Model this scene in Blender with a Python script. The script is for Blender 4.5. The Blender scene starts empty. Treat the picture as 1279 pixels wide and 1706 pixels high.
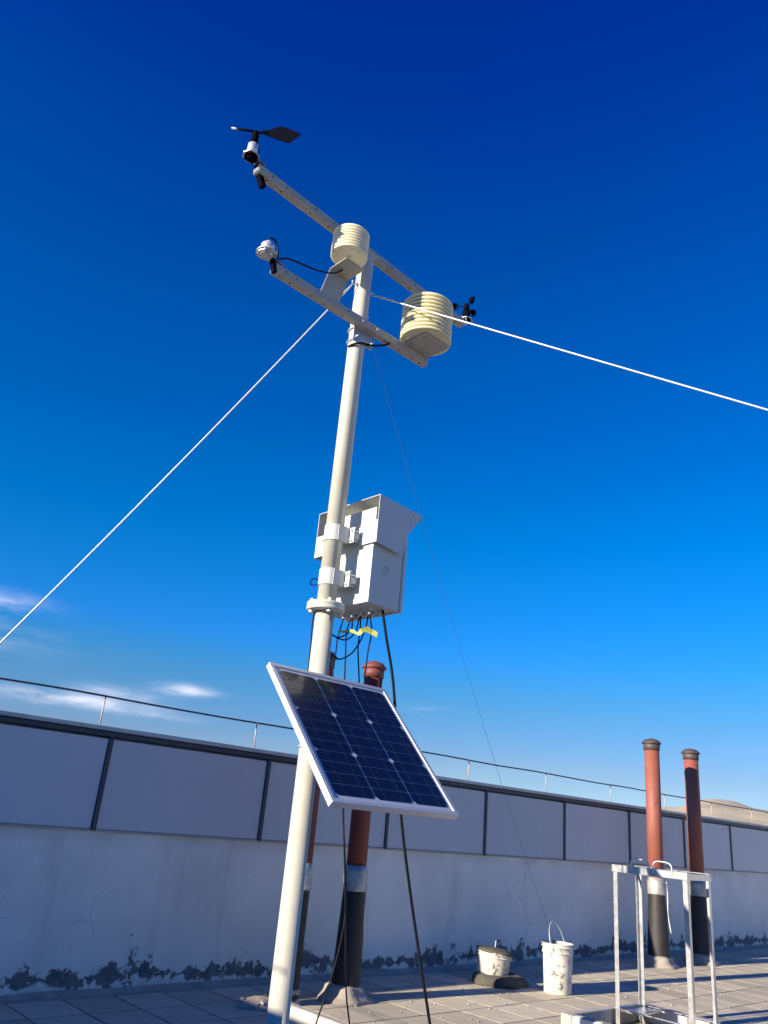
import bpy, bmesh, math, random
from mathutils import Vector, Matrix, noise
random.seed(7)
R = math.radians
sc = bpy.context.scene
COL = sc.collection

# ------------------------------------------------------------------ camera, world, sun, exposure
EYE = 0.88                                     # camera height above the roof floor (m)
F, CX, CY = 1315.0, 639.5, 853.0               # focal length and centre of the photograph (1279 x 1706)
PITCH, ROLL, HEAD = 0.372387, 0.0926669, 0.849123
cp, sp, cr, sr = math.cos(PITCH), math.sin(PITCH), math.cos(ROLL), math.sin(ROLL)
cam_d = bpy.data.cameras.new('camera'); cam = bpy.data.objects.new('camera', cam_d); COL.objects.link(cam)
Rv, Uv, Fv = Vector((1, 0, 0)), Vector((0, -sp, cp)), Vector((0, cp, sp))
xa, ya = Rv * cr + Uv * sr, -Rv * sr + Uv * cr
M = Matrix((xa, ya, -Fv)).transposed().to_4x4(); M.translation = Vector((0, 0, EYE))
cam.matrix_world = M
cam_d.sensor_fit = 'VERTICAL'; cam_d.sensor_height = 24.0; cam_d.lens = F / 1706 * 24.0
cam_d.clip_start = 0.02; cam_d.clip_end = 6000
sc.camera = cam

SUN_EL, SUN_TRAVEL = R(17.8), HEAD + R(6.0)     # travel: heading (from +Y towards +X) in which shadows fall
sun_d = bpy.data.lights.new('sun', 'SUN'); sun_d.energy = 5.0; sun_d.angle = R(0.53); sun_d.color = (1.0, 0.88, 0.70)
sun = bpy.data.objects.new('sun', sun_d); COL.objects.link(sun)
tv = Vector((math.sin(SUN_TRAVEL) * math.cos(SUN_EL), math.cos(SUN_TRAVEL) * math.cos(SUN_EL), -math.sin(SUN_EL)))
sun.rotation_euler = tv.to_track_quat('-Z', 'Y').to_euler(); sun.location = (-8, -6, 6)

w = bpy.data.worlds.new('World'); sc.world = w; w.use_nodes = True
nt = w.node_tree; nt.nodes.clear()
def N(t, kind, **kw):
    n = t.nodes.new(kind)
    for k, v in kw.items(): setattr(n, k, v)
    return n
out = N(nt, 'ShaderNodeOutputWorld'); bg = N(nt, 'ShaderNodeBackground')
sky = N(nt, 'ShaderNodeTexSky', sky_type='NISHITA', sun_disc=False, sun_elevation=SUN_EL,
        sun_rotation=(SUN_TRAVEL + math.pi) % (2 * math.pi), altitude=1500, air_density=1.0, dust_density=0.3, ozone_density=3.0)
tc = N(nt, 'ShaderNodeTexCoord'); sep = N(nt, 'ShaderNodeSeparateXYZ')
asin = N(nt, 'ShaderNodeMath', operation='ARCSINE'); mr = N(nt, 'ShaderNodeMapRange')
mr.inputs['From Min'].default_value = 0; mr.inputs['From Max'].default_value = math.pi / 2
nt.links.new(tc.outputs['Generated'], sep.inputs[0]); nt.links.new(sep.outputs['Z'], asin.inputs[0]); nt.links.new(asin.outputs[0], mr.inputs['Value'])
SKYMUL = [(0.0, (0.46, 0.52, 0.70)), (0.025, (0.42, 0.49, 0.64)), (0.055, (0.35, 0.45, 0.60)), (0.12, (0.11, 0.54, 0.90)), (0.215, (0.0, 0.55, 1.84)),
          (0.30, (0.0, 0.465, 1.98)), (0.36, (0.0, 0.43, 1.98)), (0.49, (0.0, 0.31, 1.53)), (0.60, (0.0, 0.21, 1.14)), (1.0, (0.0, 0.18, 1.0))]
ramp = N(nt, 'ShaderNodeValToRGB'); cr_ = ramp.color_ramp; cr_.interpolation = 'CARDINAL'
while len(cr_.elements) > 1: cr_.elements.remove(cr_.elements[-1])
cr_.elements[0].position = SKYMUL[0][0]; cr_.elements[0].color = (*SKYMUL[0][1], 1)
for p_, c_ in SKYMUL[1:]:
    e_ = cr_.elements.new(p_); e_.color = (*c_, 1)
mul = N(nt, 'ShaderNodeMix', data_type='RGBA', blend_type='MULTIPLY'); mul.inputs['Factor'].default_value = 1
nt.links.new(mr.outputs[0], ramp.inputs[0]); nt.links.new(sky.outputs[0], mul.inputs['A']); nt.links.new(ramp.outputs[0], mul.inputs['B'])
# thin clouds low in the sky, each a soft streak about its own direction (azimuth, elevation, widths in degrees)
CL = [(-25.8, 11.2, 2.6, .6, .5), (-19.6, 5.7, 4.2, .42, .8), (-17.2, 6.5, 2.6, .38, .45), (-12.6, 7.2, 1.7, .34, .85),
      (-13.6, 5.3, 2.0, .22, .22), (5.0, 7.5, 1.6, .25, .25), (-34, 9, 8, 1.2, .6), (40, 6, 9, .8, .4), (-60, 8, 10, 1.2, .6)]
az = N(nt, 'ShaderNodeMath', operation='ARCTAN2'); nt.links.new(sep.outputs['X'], az.inputs[0]); nt.links.new(sep.outputs['Y'], az.inputs[1])
mp = N(nt, 'ShaderNodeMapping'); mp.inputs['Scale'].default_value = (13, 13, 58)
nz = N(nt, 'ShaderNodeTexNoise'); nz.inputs['Scale'].default_value = 1.0; nz.inputs['Detail'].default_value = 7; nz.inputs['Roughness'].default_value = .62
nt.links.new(tc.outputs['Generated'], mp.inputs[0]); nt.links.new(mp.outputs[0], nz.inputs[0])
acc = None
def MT(op, a, b=None):
    m = N(nt, 'ShaderNodeMath', operation=op)
    for i, v in enumerate((a, b)):
        if v is None: continue
        if isinstance(v, (int, float)): m.inputs[i].default_value = v
        else: nt.links.new(v, m.inputs[i])
    return m.outputs[0]
for (a_, e_, wa, we, st) in CL:
    da = MT('DIVIDE', MT('SUBTRACT', az.outputs[0], R(a_)), R(wa)); de = MT('DIVIDE', MT('SUBTRACT', asin.outputs[0], R(e_)), R(we))
    r2 = MT('ADD', MT('MULTIPLY', da, da), MT('MULTIPLY', de, de))
    g = MT('MULTIPLY', MT('POWER', 2.71828, MT('MULTIPLY', r2, -1.0)), st)
    acc = g if acc is None else MT('ADD', acc, g)
nzr = N(nt, 'ShaderNodeMapRange'); nzr.inputs['From Min'].default_value = .36; nzr.inputs['From Max'].default_value = .66
nt.links.new(nz.outputs[0], nzr.inputs['Value'])
cf = MT('MINIMUM', MT('MULTIPLY', acc, nzr.outputs[0]), .8)
cm = N(nt, 'ShaderNodeMix', data_type='RGBA'); nt.links.new(cf, cm.inputs['Factor']); nt.links.new(mul.outputs['Result'], cm.inputs['A'])
cm.inputs['B'].default_value = (6.2, 6.1, 6.9, 1)
nt.links.new(cm.outputs['Result'], bg.inputs[0]); bg.inputs[1].default_value = 0.10; nt.links.new(bg.outputs[0], out.inputs[0])

vs = sc.view_settings; vs.view_transform = 'Standard'; vs.look = 'None'; vs.gamma = 1; vs.use_curve_mapping = False; vs.exposure = 0.94

# ------------------------------------------------------------------ frames and helpers
# the roof has its own grid: n runs along the long parapet, p from the camera towards it, z up
nv = Vector((math.sin(HEAD), math.cos(HEAD), 0)); pv = Vector((-nv.y, nv.x, 0)); RZ = math.pi / 2 - HEAD
def W(n, p, z=0.0): return nv * n + pv * p + Vector((0, 0, z))
def ray(x, y):
    dx, dy = x - CX, y - CY
    r_ = dx * cr + dy * sr; u_ = dx * sr - dy * cr
    return Vector((r_, F * cp - u_ * sp, u_ * cp + F * sp))
def ground(x, y, z=0.0):
    v = ray(x, y); a = v * ((z - EYE) / v.z) + Vector((0, 0, EYE)); return (a.dot(nv), a.dot(pv), z)
def along(n, p, x, y, dn=1.0, dp=0.0):         # where a sight line meets the upright plane through (n, p) running along (dn, dp)
    v = ray(x, y); d_ = nv * dn + pv * dp; q = Vector((-d_.y, d_.x, 0)); t = q.dot(W(n, p)) / q.dot(v)
    a = v * t + Vector((0, 0, EYE)); return (a.dot(nv), a.dot(pv), a.z)

GS = 1.0                                         # unit of the drawings being built (the mast kit is drawn at 1 : 0.92)
class MB:
    def __init__(s): s.b = bmesh.new(); s.sm = []
    def box(s, c, d, rot=None, bev=0.0, seg=1):
        m = Matrix.Diagonal((*d, 1)); r_ = rot.to_4x4() if rot is not None else Matrix.Identity(4)
        g = bmesh.ops.create_cube(s.b, size=1, matrix=Matrix.Translation(c) @ r_ @ m)
        if bev > 0:
            es = list({e for v in g['verts'] for e in v.link_edges})
            bmesh.ops.bevel(s.b, geom=es, offset=bev, segments=seg, affect='EDGES', profile=.5)
        return s
    def quadbox(s, pts, off):                  # prism: polygon pts extruded by vector off
        off = Vector(off); a = [s.b.verts.new(p_) for p_ in pts]; c = [s.b.verts.new(Vector(p_) + off) for p_ in pts]
        k = len(pts); s.b.faces.new(a); s.b.faces.new(c[::-1])
        for i in range(k): s.b.faces.new((a[i], c[i], c[(i + 1) % k], a[(i + 1) % k]))
        return s
    def lathe(s, prof, seg=24, c=(0, 0, 0), rot=None, smooth=True, wob=0.0, squash=(1, 1)):
        c = Vector(c); rings = []
        for r_, z in prof:
            ring = []
            for i in range(seg):
                a = 2 * math.pi * i / seg; rr = r_ * (1 + wob * noise.noise(Vector((math.cos(a) * 1.5, math.sin(a) * 1.5, z * 9))))
                v = Vector((rr * math.cos(a) * squash[0], rr * math.sin(a) * squash[1], z))
                if rot is not None: v = rot @ v
                ring.append(s.b.verts.new(v + c))
            rings.append(ring)
        for a, b_ in zip(rings, rings[1:]):
            for i in range(seg):
                f = s.b.faces.new((a[i], a[(i + 1) % seg], b_[(i + 1) % seg], b_[i])); f.smooth = smooth
        if prof[0][0] > 1e-6: s.b.faces.new(rings[0][::-1])
        if prof[-1][0] > 1e-6: s.b.faces.new(rings[-1])
        return s
    def rod(s, a, b_, r_, seg=12, r2=None):
        a, b_ = Vector(a), Vector(b_); d_ = b_ - a
        q = d_.to_track_quat('Z', 'Y').to_matrix()
        return s.lathe([(r_, 0), (r2 if r2 is not None else r_, d_.length)], seg, a, q)
    def tube(s, pts, r_, seg=8, res=6):
        P_ = [Vector(p_) for p_ in pts]
        if len(P_) > 2 and res > 1:
            Q = []
            ext = [P_[0] * 2 - P_[1]] + P_ + [P_[-1] * 2 - P_[-2]]
            for i in range(1, len(ext) - 2):
                p0, p1, p2, p3 = ext[i - 1:i + 3]
                for k in range(res):
                    t = k / res
                    Q.append(.5 * ((2 * p1) + (p2 - p0) * t + (2 * p0 - 5 * p1 + 4 * p2 - p3) * t * t + (-p0 + 3 * p1 - 3 * p2 + p3) * t ** 3))
            Q.append(P_[-1]); P_ = Q
        rings = []; ref = None
        for i, c in enumerate(P_):
            t = (P_[min(i + 1, len(P_) - 1)] - P_[max(i - 1, 0)]).normalized()
            if ref is None: ref = t.orthogonal().normalized()
            ref = (ref - t * ref.dot(t)).normalized(); bi = t.cross(ref)
            rings.append([s.b.verts.new(c + (ref * math.cos(2 * math.pi * k / seg) + bi * math.sin(2 * math.pi * k / seg)) * r_) for k in range(seg)])
        for a, b_ in zip(rings, rings[1:]):
            for i in range(seg):
                f = s.b.faces.new((a[i], a[(i + 1) % seg], b_[(i + 1) % seg], b_[i])); f.smooth = True
        s.b.faces.new(rings[0][::-1]); s.b.faces.new(rings[-1]); return s
    def hexnut(s, c, r_, h_, rot=None): return s.lathe([(r_, -h_ / 2), (r_, h_ / 2)], 6, c, rot, smooth=False)
    def mesh(s, name, mat):
        if GS != 1.0:
            for q in s.b.verts: q.co *= GS
        bmesh.ops.recalc_face_normals(s.b, faces=s.b.faces)
        me = bpy.data.meshes.new(name); s.b.to_mesh(me); s.b.free()
        if mat: me.materials.append(mat)
        return me
    def build(s, name, mat, parent=None, **kw): return put(name, s.mesh(name, mat), parent, **kw)
def put(name, me, parent=None, loc=(0, 0, 0), rot=(0, 0, 0)):
    loc = Vector(loc) * GS
    o = bpy.data.objects.new(name, me); COL.objects.link(o); o.parent = parent; o.location = loc; o.rotation_euler = rot; return o
def tag(o, label=None, cat=None, group=None, kind=None):
    for k, v in (('label', label), ('category', cat), ('group', group), ('kind', kind)):
        if v: o[k] = v
    return o
def thing(name, loc, label, cat, group=None, rz=RZ, rx=0.0, kind=None):
    o = bpy.data.objects.new(name, None); COL.objects.link(o); o.location = loc; o.empty_display_size = .05
    o.rotation_euler = (rx, 0, rz); return tag(o, label, cat, group, kind)
def kids(o): return [c for c in bpy.data.objects if c.parent == o]
def copy_tree(o, parent=None):
    c = o.copy(); COL.objects.link(c); c.parent = parent
    for ch in kids(o): copy_tree(ch, c)
    return c

# ------------------------------------------------------------------ materials
def mat(name, base, rough=.6, metal=0.0, var=.12, scale=6.0, bump=.0, bscale=60.0, spot=None, coat=0.0, dark=None, spec=.5):
    m = bpy.data.materials.new(name); m.use_nodes = True; t = m.node_tree; b_ = t.nodes['Principled BSDF']
    b_.inputs['Roughness'].default_value = rough; b_.inputs['Metallic'].default_value = metal
    b_.inputs['Coat Weight'].default_value = coat; b_.inputs['Coat Roughness'].default_value = .06; b_.inputs['Specular IOR Level'].default_value = spec
    c = N(t, 'ShaderNodeTexCoord'); n1 = N(t, 'ShaderNodeTexNoise'); n1.inputs['Scale'].default_value = scale; n1.inputs['Detail'].default_value = 6
    n1.inputs['Roughness'].default_value = .65; t.links.new(c.outputs['Object'], n1.inputs['Vector'])
    rp = N(t, 'ShaderNodeValToRGB'); e = rp.color_ramp.elements
    e[0].position = .3; e[1].position = .7
    e[0].color = (*[v * (1 - var) for v in base], 1) if dark is None else (*dark, 1); e[1].color = (*[min(1, v * (1 + var)) for v in base], 1)
    t.links.new(n1.outputs['Fac'], rp.inputs[0]); col = rp.outputs[0]
    if spot:                                   # (colour, scale, threshold)
        n2 = N(t, 'ShaderNodeTexNoise'); n2.inputs['Scale'].default_value = spot[1]; n2.inputs['Detail'].default_value = 5; n2.inputs['Roughness'].default_value = .7
        t.links.new(c.outputs['Object'], n2.inputs['Vector'])
        q = N(t, 'ShaderNodeMapRange'); q.inputs['From Min'].default_value = spot[2]; q.inputs['From Max'].default_value = spot[2] + .035
        t.links.new(n2.outputs['Fac'], q.inputs['Value']); mx = N(t, 'ShaderNodeMix', data_type='RGBA'); mx.inputs['B'].default_value = (*spot[0], 1)
        t.links.new(q.outputs[0], mx.inputs['Factor']); t.links.new(col, mx.inputs['A']); col = mx.outputs['Result']
    t.links.new(col, b_.inputs['Base Color'])
    rr = N(t, 'ShaderNodeMapRange'); rr.inputs['To Min'].default_value = max(0, rough - .08); rr.inputs['To Max'].default_value = min(1, rough + .1)
    t.links.new(n1.outputs['Fac'], rr.inputs['Value']); t.links.new(rr.outputs[0], b_.inputs['Roughness'])
    if bump:
        n3 = N(t, 'ShaderNodeTexNoise'); n3.inputs['Scale'].default_value = bscale; n3.inputs['Detail'].default_value = 4
        t.links.new(c.outputs['Object'], n3.inputs['Vector']); bp = N(t, 'ShaderNodeBump'); bp.inputs['Strength'].default_value = bump; bp.inputs['Distance'].default_value = .004
        t.links.new(n3.outputs['Fac'], bp.inputs['Height']); t.links.new(bp.outputs[0], b_.inputs['Normal'])
    return m
m_pole = mat('cream_painted_steel', (.55, .54, .455), .38, var=.07, scale=9, bump=.03, bscale=25, coat=.15)
m_arm = mat('dull_painted_steel', (.42, .40, .34), .5, var=.10, scale=14, spot=((.30, .20, .13), 30, .66))
m_box = mat('white_powder_coat', (.56, .57, .54), .42, var=.03, scale=8, spot=((.42, .43, .42), 22, .69))
m_smudge = mat('grey_scuff', (.30, .31, .32), .6, var=.3, scale=60)
m_shield = mat('ivory_plastic', (.86, .78, .57), .42, var=.05, scale=7)
m_shield2 = mat('yellowed_plastic', (.76, .69, .45), .45, var=.08, scale=7)
for q_ in (m_shield, m_shield2):                # thin milky plastic
    b_ = q_.node_tree.nodes['Principled BSDF']; b_.inputs['Subsurface Weight'].default_value = .5; b_.inputs['Subsurface Scale'].default_value = .03; b_.inputs['Subsurface Radius'].default_value = (1, .8, .45)
m_alu = mat('aluminium', (.66, .67, .68), .36, .55, .05, 12)
m_galv = mat('galvanised_steel', (.52, .53, .54), .33, .75, .14, 26, bump=.05, bscale=40)
m_black = mat('black_plastic', (.003, .004, .010), .8, var=.2, spec=.04)
m_cable = mat('black_cable', (.007, .008, .012), .6, var=.2, spec=.2)
m_wire = mat('bright_steel_wire', (.66, .67, .66), .4, .3, .02, 4)
m_dwire = mat('dark_steel_wire', (.10, .12, .15), .5, .4, .1, 40)
m_red = mat('red_oxide_paint', (.27, .085, .058), .6, var=.16, scale=7, bump=.12, bscale=30, spot=((.19, .06, .045), 13, .62))
m_cap = mat('sooty_cap_metal', (.10, .075, .075), .6, .3, .3, 12)
m_capr = mat('sooty_red_cap', (.19, .055, .045), .6, .1, .3, 12)
m_tar = mat('tarred_pipe_wrap', (.024, .022, .022), .6, var=.4, scale=9, bump=.5, bscale=18, spot=((.10, .065, .05), 11, .66))
m_red_shade = mat('shade_darkened_red_paint', (.17, .040, .030), .6, var=.3, scale=8, bump=.15, bscale=30, spot=((.33, .20, .15), 10, .66))  # red pipe paint with the left pipes' shade put into its colour; pale weathered spots
m_tar_shade = mat('shade_darkened_pipe_wrap', (.010, .010, .012), .6, var=.4, scale=9, bump=.5, bscale=18, spot=((.07, .045, .035), 9, .64))  # tarred wrap darkened to stand in for shade on the two left pipes
m_foil = mat('foil_tape', (.42, .41, .38), .48, .45, .3, 20, bump=.6, bscale=45)
m_mortar = mat('mortar', (.36, .32, .27), .95, var=.2, scale=11, bump=.8, bscale=45)
m_mud = mat('dried_mortar_mud', (.085, .08, .062), .95, var=.35, scale=16, bump=1.0, bscale=60)
m_trim = mat('dark_blue_trim', (.030, .045, .070), .45, .2, .15, 6)
m_cope = mat('grey_coping_metal', (.42, .46, .48), .45, .1, .12, 5)
m_rail = mat('painted_rail', (.06, .075, .11), .5, .3, .2, 9)
m_railp = mat('weathered_rail_post', (.42, .36, .34), .6, .2, .2, 9)
m_kerb = mat('white_limewash', (.66, .63, .55), .85, var=.08, scale=9, bump=.25, bscale=50, spot=((.55, .52, .46), 14, .66))
m_kerbtop = mat('cement_render', (.42, .39, .34), .9, var=.15, scale=9, bump=.4, bscale=50)
m_bucket = mat('white_bucket_plastic', (.60, .58, .51), .55, var=.22, scale=14, bump=.2, bscale=30, spot=((.17, .16, .145), 24, .575))
m_yel = mat('yellow_green_tape', (.42, .44, .07), .5, var=.45, scale=30, spot=((.85, .84, .70), 40, .60))
m_frame = mat('anodised_frame', (.60, .61, .62), .38, .35, .04, 10)
m_back = mat('white_backsheet', (.50, .52, .56), .3, var=.04, scale=10, coat=.3)
m_slab = mat('joint_mortar', (.085, .08, .075), .95, var=.25, scale=12, bump=.4, bscale=60)
m_earth = mat('dry_earth', (.30, .25, .18), .95, var=.25, scale=.01)
m_build = mat('facade_plaster', (.42, .40, .37), .9, var=.1, scale=1)

def cellmat():
    m = mat('solar_cell', (.006, .009, .022), .3, var=.3, scale=5, coat=.35, spec=.3); return m
m_cell = cellmat()

def tilemat():                                 # each paver takes its own tone
    m = mat('concrete_paver', (.53, .465, .345), .88, var=.17, scale=6, bump=.5, bscale=70, spot=((.38, .34, .26), 7, .58))
    t = m.node_tree; b_ = t.nodes['Principled BSDF']; lk = b_.inputs['Base Color'].links[0]; src = lk.from_socket
    oi = N(t, 'ShaderNodeObjectInfo'); rr = N(t, 'ShaderNodeMapRange'); rr.inputs['To Min'].default_value = .80; rr.inputs['To Max'].default_value = 1.14
    t.links.new(oi.outputs['Random'], rr.inputs['Value']); mx = N(t, 'ShaderNodeMix', data_type='RGBA', blend_type='MULTIPLY'); mx.inputs['Factor'].default_value = 1
    t.links.new(src, mx.inputs['A']); t.links.new(rr.outputs[0], mx.inputs['B']); t.links.new(mx.outputs['Result'], b_.inputs['Base Color'])
    return m
m_tile = tilemat()

def plaster():                                 # white render, flaked off to dark cement in patches along the foot
    m = bpy.data.materials.new('flaking_white_plaster'); m.use_nodes = True; t = m.node_tree; b_ = t.nodes['Principled BSDF']; b_.inputs['Roughness'].default_value = .92
    L = t.links.new; c = N(t, 'ShaderNodeTexCoord'); s_ = N(t, 'ShaderNodeSeparateXYZ'); L(c.outputs['Object'], s_.inputs[0])
    def nz(sc_, det=6, ro=.6, stretch=None):
        n1 = N(t, 'ShaderNodeTexNoise'); n1.inputs['Scale'].default_value = sc_; n1.inputs['Detail'].default_value = det; n1.inputs['Roughness'].default_value = ro
        if stretch:
            mp_ = N(t, 'ShaderNodeMapping'); mp_.inputs['Scale'].default_value = stretch; L(c.outputs['Object'], mp_.inputs[0]); L(mp_.outputs[0], n1.inputs['Vector'])
        else: L(c.outputs['Object'], n1.inputs['Vector'])
        return n1.outputs['Fac']
    def mt(op, a, b__=None, c__=None):
        q = N(t, 'ShaderNodeMath', operation=op)
        for i, v in enumerate((a, b__, c__)):
            if v is None: continue
            if isinstance(v, (int, float)): q.inputs[i].default_value = v
            else: L(v, q.inputs[i])
        return q.outputs[0]
    def ss(v, a, b__):
        q = N(t, 'ShaderNodeMapRange', interpolation_type='SMOOTHSTEP'); q.inputs['From Min'].default_value = a; q.inputs['From Max'].default_value = b__; L(v, q.inputs['Value']); return q.outputs[0]
    z = s_.outputs['Z']
    # base tone
    rp = N(t, 'ShaderNodeValToRGB'); e = rp.color_ramp.elements; e[0].position = .32; e[1].position = .68
    e[0].color = (.72, .69, .62, 1); e[1].color = (.86, .83, .76, 1); L(nz(2.2, 8, .62), rp.inputs[0])
    # vertical run marks and dirt
    st = ss(nz(1.0, 5, .6, (5, 5, .8)), .52, .75)
    mx = N(t, 'ShaderNodeMix', data_type='RGBA'); L(mt('MULTIPLY', st, .30), mx.inputs['Factor']); L(rp.outputs[0], mx.inputs['A']); mx.inputs['B'].default_value = (.42, .38, .33, 1)
    # brown line under the coping
    tb = mt('MULTIPLY', ss(z, .62, .725), ss(nz(3, 5), .3, .7)); m1 = N(t, 'ShaderNodeMix', data_type='RGBA'); L(mt('MULTIPLY', tb, .45), m1.inputs['Factor']); L(mx.outputs['Result'], m1.inputs['A']); m1.inputs['B'].default_value = (.40, .33, .24, 1)
    # fine cracks
    vo = N(t, 'ShaderNodeTexVoronoi', feature='DISTANCE_TO_EDGE'); vo.inputs['Scale'].default_value = 2.3
    wv = N(t, 'ShaderNodeVectorMath', operation='ADD'); n4 = N(t, 'ShaderNodeTexNoise'); n4.inputs['Scale'].default_value = 7; n4.inputs['Detail'].default_value = 5
    L(c.outputs['Object'], n4.inputs['Vector']); sc4 = N(t, 'ShaderNodeVectorMath', operation='SCALE'); sc4.inputs['Scale'].default_value = .28; L(n4.outputs['Color'], sc4.inputs[0])
    L(c.outputs['Object'], wv.inputs[0]); L(sc4.outputs[0], wv.inputs[1]); L(wv.outputs[0], vo.inputs['Vector'])
    ck = mt('MULTIPLY', mt('SUBTRACT', 1.0, ss(vo.outputs['Distance'], .001, .006)), ss(nz(1.6, 3), .55, .62))
    m2 = N(t, 'ShaderNodeMix', data_type='RGBA'); L(mt('MULTIPLY', ck, .5), m2.inputs['Factor']); L(m1.outputs['Result'], m2.inputs['A']); m2.inputs['B'].default_value = (.25, .24, .23, 1)
    # flaked patches: a band about 7 cm up that rises and sinks along the wall
    hump = ss(nz(1.0, 3, .6, (1.7, 0, 0)), .30, .72)
    centre = mt('ADD', mt('MULTIPLY', hump, .055), .040)
    halfw = mt('ADD', mt('MULTIPLY', ss(nz(1.0, 3, .7, (2.6, 0, 0)), .32, .68), .085), .004)
    bandd = mt('DIVIDE', mt('ABSOLUTE', mt('SUBTRACT', z, centre)), mt('MAXIMUM', halfw, .006))
    sc5 = mt('SUBTRACT', mt('ADD', nz(9, 6, .68), mt('MULTIPLY', mt('SUBTRACT', nz(38, 4, .6), .5), .28)), mt('MULTIPLY', bandd, .14))
    rim = mt('SUBTRACT', ss(sc5, .362, .388), ss(sc5, .388, .405)); pk = ss(sc5, .396, .416)
    far = mt('MULTIPLY', ss(nz(3.3, 6, .6), .735, .745), mt('SUBTRACT', 1.0, ss(z, .3, .4)))
    pk = mt('MAXIMUM', pk, far)
    rp2 = N(t, 'ShaderNodeValToRGB'); e = rp2.color_ramp.elements; e[0].color = (.10, .105, .115, 1); e[1].color = (.24, .24, .23, 1); e[0].position = .35; e[1].position = .7; L(nz(17, 5), rp2.inputs[0])
    m3 = N(t, 'ShaderNodeMix', data_type='RGBA'); L(pk, m3.inputs['Factor']); L(m2.outputs['Result'], m3.inputs['A']); L(rp2.outputs[0], m3.inputs['B'])
    # damp skirt at the very foot
    mr_ = N(t, 'ShaderNodeMix', data_type='RGBA'); L(mt('MULTIPLY', rim, .45), mr_.inputs['Factor']); L(m3.outputs['Result'], mr_.inputs['A']); mr_.inputs['B'].default_value = (.45, .41, .35, 1); m3 = mr_
    ft = mt('MULTIPLY', mt('SUBTRACT', 1.0, ss(z, .0, .06)), ss(nz(5, 5), .35, .65)); m4 = N(t, 'ShaderNodeMix', data_type='RGBA'); L(mt('MULTIPLY', ft, .6), m4.inputs['Factor'])
    L(m3.outputs['Result'], m4.inputs['A']); m4.inputs['B'].default_value = (.30, .28, .25, 1)
    L(m4.outputs['Result'], b_.inputs['Base Color'])
    bh = mt('ADD', mt('MULTIPLY', pk, -1.0), mt('ADD', mt('MULTIPLY', nz(9, 6, .6), .8), mt('MULTIPLY', ck, -.4)))
    bp = N(t, 'ShaderNodeBump'); bp.inputs['Strength'].default_value = .5; bp.inputs['Distance'].default_value = .006; L(bh, bp.inputs['Height']); L(bp.outputs[0], b_.inputs['Normal'])
    return m
m_plaster = plaster()
m_panel = mat('lilac_grey_sheet', (.52, .54, .575), .5, var=.06, scale=1.2, bump=.02, bscale=3, spec=.4)

def vary(m, lo, hi):                            # alike pieces differ a little in tone
    t = m.node_tree; b_ = t.nodes['Principled BSDF']; src = b_.inputs['Base Color'].links[0].from_socket
    oi = N(t, 'ShaderNodeObjectInfo'); rr = N(t, 'ShaderNodeMapRange'); rr.inputs['To Min'].default_value = lo; rr.inputs['To Max'].default_value = hi
    t.links.new(oi.outputs['Random'], rr.inputs['Value']); mx = N(t, 'ShaderNodeMix', data_type='RGBA', blend_type='MULTIPLY'); mx.inputs['Factor'].default_value = 1
    t.links.new(src, mx.inputs['A']); t.links.new(rr.outputs[0], mx.inputs['B']); t.links.new(mx.outputs['Result'], b_.inputs['Base Color'])
vary(m_panel, .93, 1.05)

def hillmat():
    m = mat('sandy_hill', (.42, .35, .24), .95, var=.25, scale=.02, spot=((.52, .45, .33), .06, .56), dark=(.30, .27, .19)); return m
m_hill = hillmat()

# ------------------------------------------------------------------ setting: ground, hills, roof
WALL_P, WALL_H, COPE_H = 4.059, 1.208, .720     # long parapet: distance, top, top of the plaster
SIDE_N = -1.10                                   # the parapet that turns the corner beyond the left edge
EAST_N, SOUTH_P = 18.0, -9.0
b = MB(); bmesh.ops.create_grid(b.b, x_segments=8, y_segments=8, size=5000, matrix=Matrix.Translation((0, 0, -7.5)))
tag(b.build('ground', m_earth), kind='structure')
hb = bmesh.new(); NX, NY = 120, 26; gv = []
for j in range(NY):
    row = []
    for i in range(NX):
        a = R(-30 + 110 * i / (NX - 1)); d_ = 500 + 900 * j / (NY - 1)
        env = max(0, 1 - abs(j / (NY - 1) - .42) / .45); env = env * env * (3 - 2 * env)
        ad = math.degrees(a)
        prof = 1.95 * (1 / (1 + math.exp(-(ad - 10.5) / 1.6))) + .75 * math.exp(-((ad - 24) / 5.5) ** 2) + .25 * math.sin(ad * .55 + 1)* (1 / (1 + math.exp(-(ad - 14) / 2))) + .7 / (1 + math.exp(-(ad - 40) / 6))
        h_ = -9 + env * (9 + .88 + math.tan(R(prof)) * 880 + 6 * noise.fractal(Vector((ad * .25, d_ * .006, 3)), 1, 2, 4) * min(1, max(0, prof)))
        row.append(hb.verts.new((math.sin(a) * d_, math.cos(a) * d_, h_)))
    gv.append(row)
for j in range(NY - 1):
    for i in range(NX - 1):
        f = hb.faces.new((gv[j][i], gv[j][i + 1], gv[j + 1][i + 1], gv[j + 1][i])); f.smooth = True
me = bpy.data.meshes.new('hills'); hb.to_mesh(me); hb.free(); me.materials.append(m_hill)
tag(put('hills', me), kind='structure')

def box_np(n0, n1, p0, p1, z0, z1, **kw):       # a box in the roof grid, for a part whose parent stands at the grid origin
    return ((n0 + n1) / 2, (p0 + p1) / 2, (z0 + z1) / 2), (abs(n1 - n0), abs(p1 - p0), abs(z1 - z0))
bld = thing('building', (0, 0, 0), 'flat-roofed building that carries the paved roof terrace', 'building')
c_, d_ = box_np(SIDE_N - .22, EAST_N + .2, SOUTH_P - .2, WALL_P + .2, -7.4, -.06)
MB().box(c_, d_).build('wall', m_build, bld)

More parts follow.
